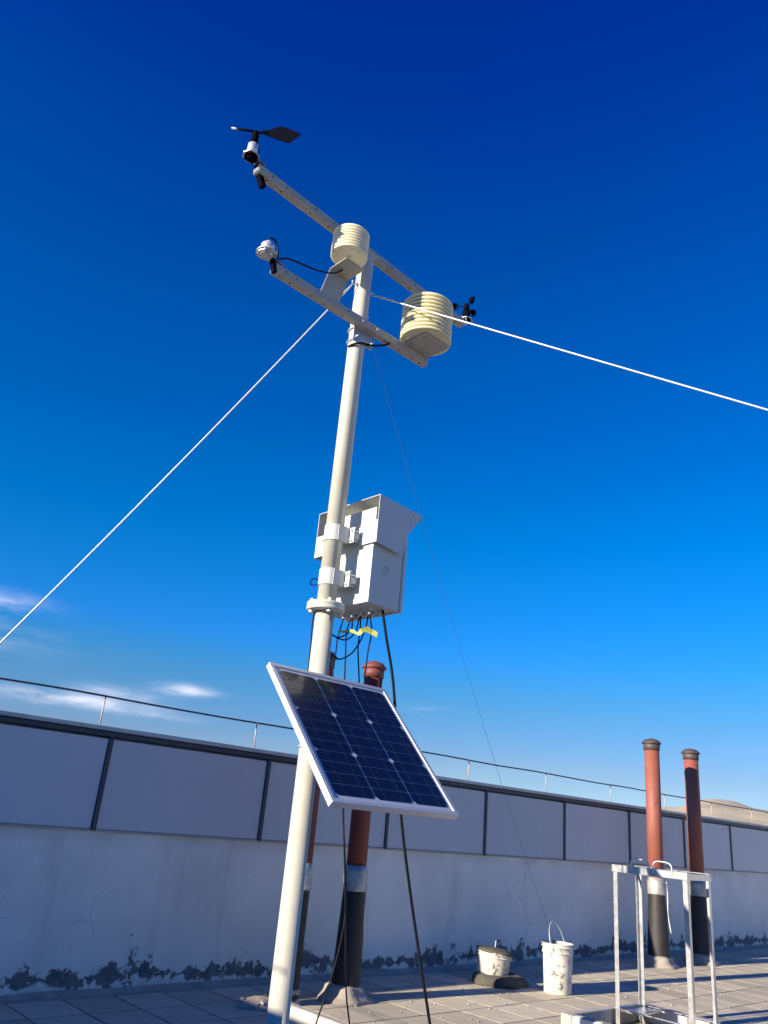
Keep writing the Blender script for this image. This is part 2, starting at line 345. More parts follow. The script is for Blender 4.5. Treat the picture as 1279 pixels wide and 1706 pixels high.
floor = thing('roof_floor', (0, 0, 0), 'grey paved roof floor laid in square concrete tiles', 'roof floor', kind='structure')
del floor['category']
TN, TP, G0N, G0P = .255, .28, 1.84, 3.715       # paver pitch and a known joint crossing
c_, d_ = box_np(SIDE_N, EAST_N, SOUTH_P, WALL_P, -.06, -.0022)
MB().box(c_, d_).build('bedding', m_slab, floor)
tiles = []
for v in range(4):
    b = MB(); b.box((0, 0, -.0135), (TN - .009, TP - .009, .025), bev=.0007)
    for q in b.b.verts:
        if q.co.z < -.01: continue
        q.co.x += random.uniform(-.0012, .0012); q.co.y += random.uniform(-.0012, .0012); q.co.z += random.uniform(-.0002, .0002)
    tiles.append(b.mesh('paving_tile', m_tile))
def project(v):
    d_ = v - Vector((0, 0, EYE)); z_ = d_.dot(Fv); return (CX + F * d_.dot(xa) / z_, CY - F * d_.dot(ya) / z_) if z_ > .1 else (9e9, 9e9)
seen, rest = [], []
for i in range(-12, 64):
    for j in range(-46, 2):
        n_, p_ = G0N + (i + .5) * TN, G0P + (j + .5) * TP
        if n_ < SIDE_N + TN * .5 or n_ > EAST_N - .13 or p_ < SOUTH_P + .13: continue
        if p_ > WALL_P: continue
        x_, y_ = project(W(n_, p_)); (seen if (-60 < x_ < 1340 and y_ < 1760) else rest).append((W(n_, p_).length, n_, p_))
seen.sort()
rest += seen[285:]; seen = seen[:285]
cut = WALL_P - (G0P + TP)                       # the strip left along the wall
for _, n_, p_ in seen:
    o = put('paving_tile', random.choice(tiles), floor, (n_, p_, random.uniform(-.0003, .0004)), (random.uniform(-.0008, .0008), random.uniform(-.0008, .0008), random.uniform(-.004, .004) + random.choice((0, math.pi))))
b = MB()
for _, n_, p_ in rest: b.box((n_, p_, -.0135), (TN - .009, TP - .009, .025))
tag(b.build('far_tiles', m_tile, floor), kind='stuff')
MB().box(*box_np(SIDE_N, EAST_N, G0P + TP + .004, WALL_P + .02, -.05, -.002)).build('edge_strip', m_kerbtop, floor)
# mortar fillet where floor and wall meet
b = MB(); k = 150
for i in range(k):
    n0 = SIDE_N + (EAST_N - SIDE_N) * i / k; n1 = SIDE_N + (EAST_N - SIDE_N) * (i + 1) / k
    a0 = .022 + .016 * noise.noise(Vector((n0 * 3, 0, 0))); a1 = .022 + .016 * noise.noise(Vector((n1 * 3, 0, 0)))
    vv = [b.b.verts.new(x_) for x_ in ((n0, WALL_P - a0 * 1.3, -.001), (n1, WALL_P - a1 * 1.3, -.001), (n1, WALL_P - .002, a1), (n0, WALL_P - .002, a0))]
    b.b.faces.new(vv)
b.build('mortar_fillet', m_mortar, floor)

# ------------------------------------------------------------------ parapets, each with its sheet fence, coping and guard rail
PANEL_N0, PANEL_S = 1.848, .9994
def parapet(loc, rz, x0, x1, flip, label_w, label_f, label_r, lay, cat_detail=True):
    # local x along the wall, the face at y = 0 and the body towards +y
    wl = thing('parapet_wall', loc, label_w, 'wall', rz=rz)
    bm_ = MB(); bmesh.ops.create_cube(bm_.b, size=1, matrix=Matrix.Translation(((x0 + x1) / 2, .10, COPE_H / 2)) @ Matrix.Diagonal((x1 - x0, .20, COPE_H, 1)))
    bm_.build('plaster_wall', m_plaster, wl)
    fn = thing('sheet_fence', loc, label_f, 'fence', rz=rz)
    xs = []; x = lay[0]
    while x > x0: x -= lay[1]
    x += lay[1]
    while x < x1 + .01: xs.append(x); x += lay[1]
    ends = [x0] + [q for q in xs if x0 + .05 < q < x1 - .05] + [x1]
    cache = {}
    for a, c in zip(ends, ends[1:]):
        L_ = round(c - a, 3)
        if L_ not in cache:
            bb = MB(); bb.box((0, 0, 0), (L_ - .024, .03, WALL_H - .052 - COPE_H - .004), bev=.003); cache[L_] = bb.mesh('panel', m_panel)
        put('panel', cache[L_], fn, ((a + c) / 2, .012, (COPE_H + WALL_H - .052) / 2), (R(random.uniform(-.25, .25)), 0, R(random.uniform(-.12, .12))))
    pm = MB().box((0, 0, 0), (.026, .034, WALL_H - .045 - COPE_H + .006), bev=.003).mesh('post', m_trim)
    for q in ends[1:-1]: put('post', pm, fn, (q, .004, (COPE_H + WALL_H - .045) / 2 - .003))
    MB().box(((x0 + x1) / 2, .010, WALL_H - .032), (x1 - x0, .05, .028), bev=.004).build('top_channel', m_trim, fn)
    MB().box(((x0 + x1) / 2, .085, WALL_H - .006), (x1 - x0, .225, .022), bev=.003).build('coping', m_cope, fn)
    MB().box(((x0 + x1) / 2, .13, (COPE_H + WALL_H) / 2 - .0085), (x1 - x0, .19, WALL_H - COPE_H - .015)).build('core', m_build, fn)
    MB().box(((x0 + x1) / 2, -.004, COPE_H - .004), (x1 - x0, .012, .010)).build('drip_edge', m_kerbtop, fn)
    rl = thing('guard_rail', loc, label_r, 'railing', rz=rz)
    RAIL = 1.362; pts = []
    MB().tube([(x0 + (x1 - x0) * i / 40, .03 + .004 * math.sin(i * 1.7), RAIL + .003 * math.sin(i * 2.3)) for i in range(41)], .0052, 8, 3).build('rail', m_rail, rl)
    pr = MB().rod((0, 0, 0), (0, 0, RAIL - WALL_H), .0042, 8).box((0, 0, .002), (.03, .022, .004)).mesh('rail_post', m_railp)
    x = lay[2]
    while x > x0 + .2: x -= .963
    x += .963
    while x < x1 - .1:
        put('rail_post', pr, rl, (x, .03, WALL_H + .001), (0, R(random.uniform(-.6, .6)), 0)); x += .963
    return wl, fn, rl
parapet(W(0, WALL_P), RZ, SIDE_N - .21, EAST_N, False, 'long white plastered parapet wall with dark flaked patches along its foot',
        'lilac grey sheet panels with dark posts on top of the flaking white wall', 'thin dark guard rail on short posts above the long sheet fence', (PANEL_N0, PANEL_S, 1.785))
parapet(W(SIDE_N, 0), RZ + math.pi / 2, SOUTH_P, WALL_P - .002, True, 'short white parapet wall at right angles to the long one',
        'sheet panel fence on the short side parapet', 'thin guard rail above the side parapet', (3.06, PANEL_S, 3.2))
for nm, c4, lb in (('parapet_wall', (EAST_N, EAST_N + .2, SOUTH_P, WALL_P), 'low white parapet closing the far end of the roof'),
                   ('parapet_wall', (SIDE_N, EAST_N, SOUTH_P - .2, SOUTH_P), 'low white parapet behind the camera side of the roof')):
    c_, d_ = box_np(*c4, 0, COPE_H); o = MB().box(c_, d_).build(nm, m_plaster); o.rotation_euler.z = RZ; tag(o, lb, 'wall')

# ------------------------------------------------------------------ kerbs
def kerb(n0, n1, pfar, pnear, h_, label, group='white edged kerbs across the paving'):
    o = thing('kerb', W(0, 0), label, 'kerb', group)
    b = MB(); k = 14
    MB().box(*box_np(n0, n0 + .012, pnear, pfar, .0015, h_ - .003), bev=.002).build('white_face', m_kerb, o)
    MB().box(*box_np(n0 + .012, n1, pnear, pfar + .001, .001, h_), bev=.004).build('cap', m_kerbtop, o)
    return o
kerb(2.545, 2.600, 3.28, .4, .080, 'white faced kerb running from behind the tall mast towards the camera')
kerb(3.805, 3.855, 2.612, .6, .080, 'white faced kerb left of the steel frame, nearest the tall bucket')
kerb(4.485, 4.535, 2.612, .6, .080, 'white faced kerb just behind the steel frame legs')
o = thing('kerb', W(0, 0), 'grey kerb joining the two white faced kerbs behind the steel frame', 'kerb', 'white edged kerbs across the paving')
MB().box(*box_np(3.806, 4.534, 2.6135, 2.660, .001, .079), bev=.004).build('cap', m_kerbtop, o)
# rough mortar spill at the shade edge behind the mast
b = MB(); b.lathe([(.16, -.004), (.15, .012), (.11, .026), (.05, .034), (.0, .036)], 26, (0, 0, 0), wob=.5, squash=(.85, .55))
for q in range(26):
    a = random.uniform(0, 6.28); r_ = random.uniform(.03, .15); b.box((r_ * math.cos(a) * .9, r_ * math.sin(a) * .55, .022), (random.uniform(.008, .022),) * 3, Matrix.Rotation(random.uniform(0, 3), 3, 'X') @ Matrix.Rotation(random.uniform(0, 3), 3, 'Z'))
o = b.build('mortar_spill', m_mortar); n_, p_, _ = ground(432, 1678); o.location = W(n_ + .03, p_ + .03, 0); o.rotation_euler.z = RZ + .2
tag(o, 'lumpy spill of dry mortar on the paving behind the mast foot', 'mortar')

# ------------------------------------------------------------------ chimneys
def chimney(n_, p_, H, r_, label, capm, mound, rtar, hook, m_red=m_red, m_tar=m_tar):
    o = thing('chimney_pipe', W(n_, p_), label, 'chimney', 'red metal stove pipes on the roof')
    ft = .56
    MB().lathe([(r_ * rtar * 1.05, .0), (r_ * rtar, .06), (r_ * (rtar * .6 + .4), .28), (r_ * 1.06, ft - .02), (r_ * 1.02, ft + .01)], 28, wob=.05).build('tarred_foot', m_tar, o)
    MB().lathe([(r_, ft), (r_, H - .075)], 32).build('pipe', m_red, o)
    b = MB(); pr = [(r_ * 1.10, ft - .045)]
    for q in range(5): pr += [(r_ * 1.20, ft - .035 + q * .021), (r_ * 1.09, ft - .026 + q * .021)]
    pr += [(r_ * 1.07, ft + .085)]
    b.lathe(pr, 28, wob=.06).build('foil_band', m_foil, o)
    MB().lathe([(r_ * 1.10, H - .085), (r_ * 1.12, H - .03)], 32).build('cap_collar', capm, o)
    b = MB(); b.lathe([(r_ * 1.13, H - .034), (r_ * 1.34, H - .030), (r_ * 1.33, H - .022), (r_ * .9, H + .004), (r_ * .35, H + .014), (0, H + .016)], 32).build('cap', capm, o)
    b = MB(); b.lathe([(mound, -.003), (mound * .93, .012), (mound * .74, .035), (r_ * rtar * 1.25, .060), (r_ * rtar * .9, .075)], 26, wob=.22).build('mortar_collar', m_mortar, o)
    if hook:
        a0 = hook; c, s_ = math.cos(a0), math.sin(a0)
        MB().tube([(c * r_ * 1.25, s_ * r_ * 1.25, ft + .06), (c * r_ * 1.34, s_ * r_ * 1.34, ft - .06), (c * r_ * 1.30, s_ * r_ * 1.30, ft - .18), (c * r_ * 1.6, s_ * r_ * 1.6, ft - .32)], .0055, 6).build('binding_wire', m_wire, o)
    return o
# the row of four; each one's base and height read off the roof grid
chimney(2.815, 3.585, 1.755, .050, 'thin red stove pipe mostly hidden behind the tall cream mast', m_cap, .066, 1.05, None, m_red_shade, m_tar_shade)
chimney(3.180, 3.570, 1.76, .056, 'shaded dark red stove pipe behind the solar panel with a red domed cap', m_capr, .150, 1.42, -.3, m_red_shade, m_tar_shade)
chimney(6.630, 3.690, 1.75, .063, 'fully sunlit red stove pipe behind the steel frame handles', m_cap, .155, 1.40, -1.2)
chimney(7.270, 3.655, 1.74, .063, 'farthest red stove pipe, shaded by the sunlit one beside it', m_cap, .150, 1.40, None)

# ------------------------------------------------------------------ buckets
def bucket_mesh(r_, h_, t_=.004):
    pr = [(r_ * .84, 0), (r_ * .85, .004), (r_ * .93, h_ * .78), (r_ * .94, h_ * .80), (r_ * 1.0, h_ * .80), (r_ * 1.0, h_ * .815), (r_ * .95, h_ * .83), (r_ * .96, h_ * .91),
          (r_ * 1.03, h_ * .92), (r_ * 1.03, h_ * .94), (r_ * .97, h_ * .95), (r_ * .98, h_ * .985), (r_ * 1.02, h_ * .99), (r_ * 1.02, h_), (r_ * .96, h_), (r_ * .95, h_ * .9), (r_ * .82, .012), (0, .012)]
    return pr
bk = thing('bucket', W(4.655, 3.275), 'tall white plastic bucket spattered with grime, its wire handle standing up', 'bucket', 'used paint buckets on the roof')
MB().lathe(bucket_mesh(.098, .272), 36).build('tub', m_bucket, bk)
b = MB(); b.lathe([(.0, .225), (.086, .222), (.0885, .22)], 28, wob=.02).build('dried_contents', m_mud, bk)
b = MB(); pts = []
for i in range(15):
    a = math.pi * i / 14; pts.append((math.cos(a) * .098 - .012 * math.sin(a), .03 * math.sin(a), .262 + .125 * math.sin(a)))
b.tube(pts, .0022, 6, 2); b.build('handle', m_wire, bk, rot=(0, 0, R(10)))
b = MB(); b.box((.1, 0, .255), (.010, .03, .026), bev=.003); b.box((-.1, 0, .255), (.010, .03, .026), bev=.003); b.build('handle_lug', m_bucket, bk, rot=(0, 0, R(10)))
bk2 = thing('bucket', W(4.485, 3.655, .022), 'short white bucket heaped with dark mortar, sunk in a dark pile', 'bucket', 'used paint buckets on the roof')
bk2.rotation_euler = (R(3), R(5), RZ)
MB().lathe(bucket_mesh(.114, .150), 36).build('tub', m_bucket, bk2)
b = MB(); b.lathe([(.108, .138), (.123, .150), (.112, .160), (.06, .170), (0, .173)], 30, wob=.12).build('mortar_fill', m_mud, bk2)
MB().rod((0.0, 0, .16), (.004, .002, .21), .004).build('stick', m_kerb, bk2)
b = MB(); b.lathe([(.190, -.006), (.186, .020), (.165, .044), (.125, .056), (.10, .05), (.0, .05)], 34, wob=.22, squash=(1.0, .85))
for q in range(26):
    a = random.uniform(0, 6.28); r_ = random.uniform(.12, .19); b.box((r_ * math.cos(a), r_ * math.sin(a) * .8, .02), (random.uniform(.008, .02),) * 3, Matrix.Rotation(random.uniform(0, 3), 3, 'X') @ Matrix.Rotation(random.uniform(0, 3), 3, 'Z'))
o = b.build('mortar_pile', m_mud); o.location = W(4.50, 3.60); o.rotation_euler.z = RZ
tag(o, 'low dark pile of dried mortar round the short bucket', 'mortar pile')
pb = []
for q in range(110):
    x_, y_ = random.uniform(560, 1270), random.uniform(1600, 1704)
    n_, p_, _ = ground(x_, y_)
    if p_ > 4.0: continue
    s_ = random.uniform(.002, .0075); b_ = (n_, p_, s_)
    pb.append(b_)
b = MB()
for n_, p_, s_ in pb: b.box((n_, p_, s_ * .4), (s_ * 1.6, s_ * 1.2, s_), Matrix.Rotation(random.uniform(0, 3), 3, 'Z'), bev=s_ * .2)
o = b.build('gravel', m_mortar); o.rotation_euler.z = RZ; tag(o, 'small crumbs of stone scattered on the sunlit paving', 'gravel', kind='stuff')

# ------------------------------------------------------------------ galvanised frame
fr = thing('steel_frame', W(4.205, 2.170), 'open galvanised steel stand with two wire handles on its top bar', 'frame')
NW, PW, FH = .252, .425, .767                     # spans along n and p
def angle_post(x, y, sx, sy):
    b = MB(); b.box((x + sx * .0115, y, FH / 2), (.023, .003, FH)); b.box((x, y + sy * .0115, FH / 2), (.003, .023, FH)); return b
angle_post(0, PW, 1, -1).build('leg', m_galv, fr); angle_post(NW, PW, -1, -1).build('leg', m_galv, fr)
angle_post(NW, 0, -1, 1).build('leg', m_galv, fr)
angle_post(0, 0, 1, 1).build('leg', m_galv, fr)
for nm, a, c in (('top_bar', (0, 0), (0, PW)), ('top_bar', (NW, 0), (NW, PW)), ('top_bar', (0, 0), (NW, 0)), ('top_bar', (0, PW), (NW, PW))):
    dx, dy = c[0] - a[0], c[1] - a[1]; sgn = 1 if (a[0] + a[1] + c[0] + c[1]) > .3 else -1
    b = MB(); ctr = ((a[0] + c[0]) / 2, (a[1] + c[1]) / 2)
    if dy: b.box((ctr[0] + (.0045 if a[0] else -.0045), ctr[1], FH - .016), (.003, dy + .012, .032)); b.box((ctr[0] + (-.008 if a[0] else .008), ctr[1], FH + .002), (.026, dy + .012, .003))
    else: b.box((ctr[0], ctr[1] + (.0048 if a[1] else -.0048), FH - .017), (dx - .002, .003, .030))
    b.build(nm, m_galv, fr)
for z_, rr in ((.085, .003),):
    for nm, a, c in (('shelf_rail', (0, 0), (0, PW)), ('shelf_rail', (NW, 0), (NW, PW)), ('shelf_rail', (0, PW), (NW, PW)), ('shelf_rail', (0, 0), (NW, 0))):
        ctr = ((a[0] + c[0]) / 2, (a[1] + c[1]) / 2, z_); dx, dy = c[0] - a[0], c[1] - a[1]
        MB().box(ctr, (dx + .006 if dx else .018, dy + .006 if dy else .018, .004 if dy else .0055)).build(nm, m_galv, fr)
MB().box((NW / 2, PW * .84, .075), (NW - .02, .12, .004)).build('shelf_plate', m_galv, fr)
for (ya_, yb_) in ((.310, .208), (.180, .078)):
    y0, y1 = yb_, ya_
    MB().tube([(-.008, y0, FH - .006), (-.010, y0 - .002, FH + .022), (-.010, y0 + .014, FH + .038), (-.010, (y0 + y1) / 2, FH + .043), (-.010, y1 - .014, FH + .040), (-.010, y1 + .002, FH + .022), (-.008, y1, FH - .006)], .0036, 8).build('handle', m_wire, fr)
b = MB()
for x_, y_ in ((-.007, .310), (-.007, .208), (-.007, .180), (-.007, .078)): b.hexnut((x_, y_, FH - .010), .006, .006, Matrix.Rotation(R(90), 3, 'Y'))
b.build('rivet', m_alu, fr)

# ------------------------------------------------------------------ weather mast
PN, PP, KS, KZ = 2.080, 2.691, .9195, .0708      # foot of the mast in the roof grid; size and height datum of the mast kit
GS = KS
LP = lambda x, y, z=0: W(PN + x * KS, PP + y * KS, KZ + z * KS)      # mast kit -> world
A3 = lambda x, y, z: (PN + x * KS, PP + y * KS, KZ + z * KS)         # mast kit -> roof grid
mast = thing('weather_mast', LP(0, 0, 0), 'tall cream steel mast with two cross arms and a bolted flange', 'mast')
PR = .0455; ZF = 1.805
MB().lathe([(PR * 2.3, -KZ / KS), (PR * 2.3, .012 - KZ / KS), (PR, .0125 - KZ / KS), (PR, ZF - .020)], 48).build('lower_pole', m_pole, mast)
MB().lathe([(PR, ZF + .018), (PR, 3.865), (PR * .96, 3.872), (0, 3.872)], 48).build('upper_pole', m_pole, mast)
fl = MB().lathe([(PR * .99, ZF - .022), (PR * 1.95, ZF - .021), (PR * 2.0, ZF - .016), (PR * 2.0, ZF - .003), (PR * 1.97, ZF - .0015), (PR * 2.0, 0 + ZF), (PR * 2.0, ZF + .014), (PR * 1.95, ZF + .018), (PR * 1.1, ZF + .018)], 48).build('flange', m_pole, mast)
for i in range(4):
    a = R(45 + 90 * i) + .35; x_, y_ = math.cos(a) * PR * 1.55, math.sin(a) * PR * 1.55
    b = MB(); b.rod((x_, y_, ZF - .036), (x_, y_, ZF + .036), .0055, 10); b.hexnut((x_, y_, ZF + .024), .011, .010); b.hexnut((x_, y_, ZF - .028), .011, .009); b.build('bolt', m_alu, fl)
b = MB()
for a in range(4):
    q = R(90 * a) + .35; rot = Matrix.Rotation(q, 3, 'Z'); b.quadbox([rot @ Vector((PR * .98, -.003, .012)), rot @ Vector((PR * 2.1, -.003, .012)), rot @ Vector((PR * .98, -.003, .10))], rot @ Vector((0, .006, 0)))
b.build('gusset', m_pole, mast)
def cross_arm(p0, p1, wd, name='cross_arm'):
    p0, p1 = Vector(p0), Vector(p1); d_ = (p1 - p0); L_ = d_.length; q = d_.to_track_quat('X', 'Z').to_matrix()
    b = MB(); b.box((p0 + p1) / 2, (L_, wd, wd), q, bev=.005, seg=2)
    o = b.build(name, m_arm, mast)
    h_ = MB()
    for t_ in [.04, .10, .22, .30, .42, .58, .70, .80, .90, .96]:
        c = p0 + d_ * t_
        h_.lathe([(.0042, -.0006), (.0042, .0006)], 10, c + q @ Vector((0, 0, -wd / 2 - .0004))); h_.lathe([(.004, -.0006), (.004, .0006)], 10, c + q @ Vector((.02, -wd / 2 - .0004, .004)), q @ Matrix.Rotation(R(90), 3, 'X'))
    tag(h_.build('screw_hole', m_black, o), kind='stuff')
    e_ = MB(); e_.box(p1 + d_.normalized() * .0015, (.003, wd * .86, wd * .86), q); e_.box(p0 - d_.normalized() * .0015, (.003, wd * .86, wd * .86), q); e_.build('end_plate', m_galv, o)
    return o, q
ARM = .048
cross_arm((-.63, -.078, 3.37), (.465, -.066, 3.37), ARM)
cross_arm((-.80, -.042, 3.905), (.865, .040, 3.905), ARM)
# saddle holding the upper arm, U bolts holding the lower one
MB().box((.0, .0, 3.878), (.10, .09, .010), bev=.002).build('saddle_plate', m_pole, mast)
for dz in (-.075, .0):
    b = MB(); zz = 3.362 + dz; r_ = PR + .006
    b.tube([(-r_, -.085, zz)] + [(r_ * math.cos(a), r_ * math.sin(a), zz) for a in [R(180 - 20 * i) for i in range(10)]] + [(r_, -.085, zz)], .0042, 8, 3)
    for s_ in (-1, 1): b.hexnut((s_ * r_, -.06 if dz < -.01 else -.108, zz), .008, .007, Matrix.Rotation(R(90), 3, 'X'))
    b.build('u_bolt', m_alu, mast)
b = MB(); b.box((0, -.050, 3.325), (.135, .005, .13), bev=.001); b.build('clamp_plate', m_galv, mast)
# eye bolts for the guys
EYEZ = 3.655
for s_ in (-1, 1):
    b = MB(); b.rod((s_ * PR * .9, -.005, EYEZ), (s_ * (PR + .020), -.005, EYEZ), .0045, 8); b.hexnut((s_ * (PR + .008), -.005, EYEZ), .010, .007, Matrix.Rotation(R(90), 3, 'Y'))
    ring = [(s_ * (PR + .028) + .010 * math.cos(a), -.005, EYEZ + .010 * math.sin(a)) for a in [R(30 * i) for i in range(13)]]
    b.tube(ring, .003, 6, 1); b.build('eye_bolt', m_alu, mast)
b = MB(); b.rod((PR * .9, 0, 3.49), (PR + .016, 0, 3.49), .005, 8); b.hexnut((PR + .010, 0, 3.49), .010, .008, Matrix.Rotation(R(90), 3, 'Y')); b.build('set_screw', m_alu, mast)
# bent brackets carrying the instruments
b = MB(); zt = 3.612
b.quadbox([(-.325, -.048, 3.385), (-.198, -.048, 3.375), (-.135, -.040, zt), (-.265, -.040, zt)], (0, .004, 0))
b.box((-.200, -.106, zt + .002), (.130, .134, .004)); b.build('shelf_bracket', m_arm, mast)
b = MB(); b.box((.3675, -.165, 3.397), (.195, .185, .005), bev=.001)
for x_, y_ in ((.30, -.12), (.43, -.12), (.43, -.22), (.30, -.22), (.37, -.17)): b.hexnut((x_, y_, 3.393), .0075, .006)
b.build('shelf_plate', m_arm, mast)
def end_bracket(x, y, z, cx, cy, cz, ang):      # strap from an arm end out to a round mounting plate
    b = MB(); d_ = Vector((cx - x, cy - y, cz - z)); L_ = Vector((d_.x, d_.y, 0)).length; q = Matrix.Rotation(math.atan2(d_.y, d_.x), 3, 'Z')
    b.box((x + d_.x / 2, y + d_.y / 2, cz - .003), (L_ + .02, .045, .005), q); b.lathe([(.045, -.003), (.046, 0), (.045, .003)], 8, (cx, cy, cz), smooth=False)
    b.box((x + .004, y, (z + cz) / 2), (.005, .045, abs(cz - z) + .02), q)
    b.build('end_bracket', m_galv, mast)
end_bracket(-.775, -.040, 3.905, -.845, -.050, 3.948, 0)
end_bracket(.845, .040, 3.905, .885, .025, 3.937, 0)
end_bracket(-.60, -.078, 3.37, -.690, -.095, 3.408, 0)

# ------------------------------------------------------------------ instruments (each lifts off, so each is its own thing)
vn = thing('wind_vane', LP(-.845, -.050, 3.951), 'black wind vane on a silver housing at the far left arm end', 'wind vane')
MB().lathe([(.027, 0), (.027, .070), (.024, .074), (0, .074)], 28).build('housing', m_alu, vn)
MB().lathe([(.034, -.012), (.034, .0)], 24).build('base_ring', m_black, vn)
MB().lathe([(.0195, .074), (.020, .105), (.0185, .150), (.015, .160), (0, .161)], 22).build('rotor', m_black, vn)
MB().lathe([(.010, .01), (.010, .085)], 12, (.032, .010, 0)).build('connector', m_black, vn)
tail = thing_dir = Vector((.185, -.150, 0)).normalized(); up_ = Vector((0, 0, 1)); zc = .178
b = MB(); b.rod(Vector((0, 0, zc - .010)) - tail * .095, Vector((0, 0, zc - .014)), .0065, 12); b.rod(Vector((0, 0, zc - .014)), Vector((0, 0, zc - .014)) + tail * .06, .006, 10); b.build('spindle', m_black, vn)
b = MB(); b.rod(Vector((0, 0, zc - .010)) - tail * .118, Vector((0, 0, zc - .010)) - tail * .094, .005, 12, .006); b.lathe([(0, -.007), (.005, -.005), (.007, 0), (.005, .005), (0, .007)], 12, Vector((0, 0, zc - .010)) - tail * .120); b.build('nose_weight', m_alu, vn)
side = tail.cross(up_).normalized()
pl = [(.020, -.022), (.018, -.008), (.075, .012), (.110, .040), (.150, .038), (.232, .008), (.180, -.060), (.165, -.062), (.06, -.032)]
b = MB(); b.quadbox([Vector((0, 0, zc)) + tail * a + up_ * c - side * .0015 for a, c in pl], side * .003)
b.build('tail_fin', m_black, vn)
MB().box((.075, .016, -.070), (.030, .034, .12), Matrix.Rotation(R(-28), 3, 'Y'), bev=.004).build('cable_plug', m_black, vn)
b = MB()
b.lathe([(.020, -.024), (.022, -.016), (.022, -.013)], 16)
for i in range(4):
    a = R(45 + 90 * i); b.hexnut((.032 * math.cos(a), .032 * math.sin(a), -.016), .005, .007)
b.build('underside_gland', m_black, vn)

an = thing('cup_anemometer', LP(.885, .025, 3.940), 'small black three-cup anemometer behind the large ribbed shield', 'anemometer')
MB().lathe([(.027, 0), (.027, .060), (.02, .066), (0, .066)], 28).build('housing', m_black, an)
MB().lathe([(.034, -.012), (.034, 0)], 24).build('base_ring', m_black, an)
MB().lathe([(.018, .066), (.020, .10), (.012, .125), (0, .127)], 20).build('hub', m_black, an)
for i in range(3):
    a = R(-108 + 120 * i); dr = Vector((math.cos(a), math.sin(a), 0)); tn = Vector((-dr.y, dr.x, 0)); c = dr * .078 + Vector((0, 0, .105))
    b = MB(); b.rod((0, 0, .105), c - dr * .018, .003, 8)
    q = tn.to_track_quat('Z', 'Y').to_matrix()
    b.lathe([(.0, -.026), (.010, -.024), (.019, -.017), (.024, -.008), (.025, .002), (.023, .002), (.017, -.015), (0, -.022)], 22, c, q); b.build('cup', m_black, an)
b = MB(); b.lathe([(.016, -.026), (.018, -.013)], 14)
for i in range(4):
    a = R(45 + 90 * i); b.hexnut((.032 * math.cos(a), .032 * math.sin(a), -.016), .005, .007)
b.rod((.03, 0, .01), (.062, .0, .022), .004, 8)
b.build('underside_gland', m_alu, an)

ls = thing('light_sensor', LP(-.690, -.095, 3.411), 'small silver dome light sensor at the lower arm left end', 'light sensor')
MB().lathe([(.052, 0), (.052, .006), (.046, .009), (.043, .014), (.032, .016)], 30).build('base_disc', m_alu, ls)
MB().lathe([(.033, .014), (.034, .050), (.030, .056), (.022, .058)], 28).build('housing', m_alu, ls)
MB().lathe([(.020, .056), (.018, .068), (.010, .076), (0, .079)], 20).build('dome', m_bucket, ls)
b = MB(); b.lathe([(.030, -.014), (.034, -.006), (.034, 0)], 18)
for i in range(3):
    a = R(30 + 120 * i); b.rod((.042 * math.cos(a), .042 * math.sin(a), -.010), (.042 * math.cos(a), .042 * math.sin(a), .012), .0032, 8)
b.build('levelling_screws', m_galv, ls)
b = MB(); b.box((.052, .006, -.040), (.022, .03, .070), Matrix.Rotation(R(-18), 3, 'Y'), bev=.004); b.build('cable_plug', m_black, ls)

def shield(loc, r_, h_, nplate, m_, label, open_):
    s = thing('radiation_shield', loc, label, 'radiation shield', 'ribbed plastic radiation shields on the mast')
    pitch = h_ / nplate
    mb_ = MB(); mb_.lathe([(r_ * .965, -pitch * .40), (r_, -pitch * .36), (r_, pitch * .10), (r_ * .94, pitch * .34), (r_ * .62, pitch * .48), (r_ * .60, pitch * .40), (r_ * .90, pitch * .22), (r_ * .955, pitch * .05)], 44)
    pm = mb_.mesh('louvre_plate', m_)
    for k in range(nplate - 1): put('louvre_plate', pm, s, (0, 0, pitch * (k + .5)))
    MB().lathe([(r_ * .965, -pitch * .40), (r_, -pitch * .34), (r_ * 1.0, pitch * .15), (r_ * .96, pitch * .42), (r_ * .86, pitch * .62), (r_ * .6, pitch * .72), (0, pitch * .76)], 44).build('top_cap', m_, s, loc=(0, 0, pitch * (nplate - .5)))
    MB().lathe([(r_ * .52, .003), (r_ * .60, .008), (r_ * .60, h_ - pitch * .5)], 32).build('core_sleeve', m_, s)
    for i in range(3):
        a = R(40 + 120 * i); MB().rod((r_ * .74 * math.cos(a), r_ * .74 * math.sin(a), -.014), (r_ * .74 * math.cos(a), r_ * .74 * math.sin(a), h_ - pitch * .6), .0045, 8).build('tie_rod', m_, s)
    return s
s1 = shield(LP(-.200, -.105, 3.690), .100, .150, 8, m_shield, 'smaller ivory louvred shield on the bent bracket beside the mast top', 0)
MB().rod((0, 0, -.073), (0, 0, .02), .013, 14).build('mounting_stub', m_shield, s1)
s2 = shield(LP(.350, -.175, 3.403), .145, .245, 10, m_shield2, 'larger yellowed louvred shield on the lower arm right end', 0)
MB().lathe([(.13, -.001), (.135, .006), (.135, .012)], 40).build('base_disc', m_shield2, s2)

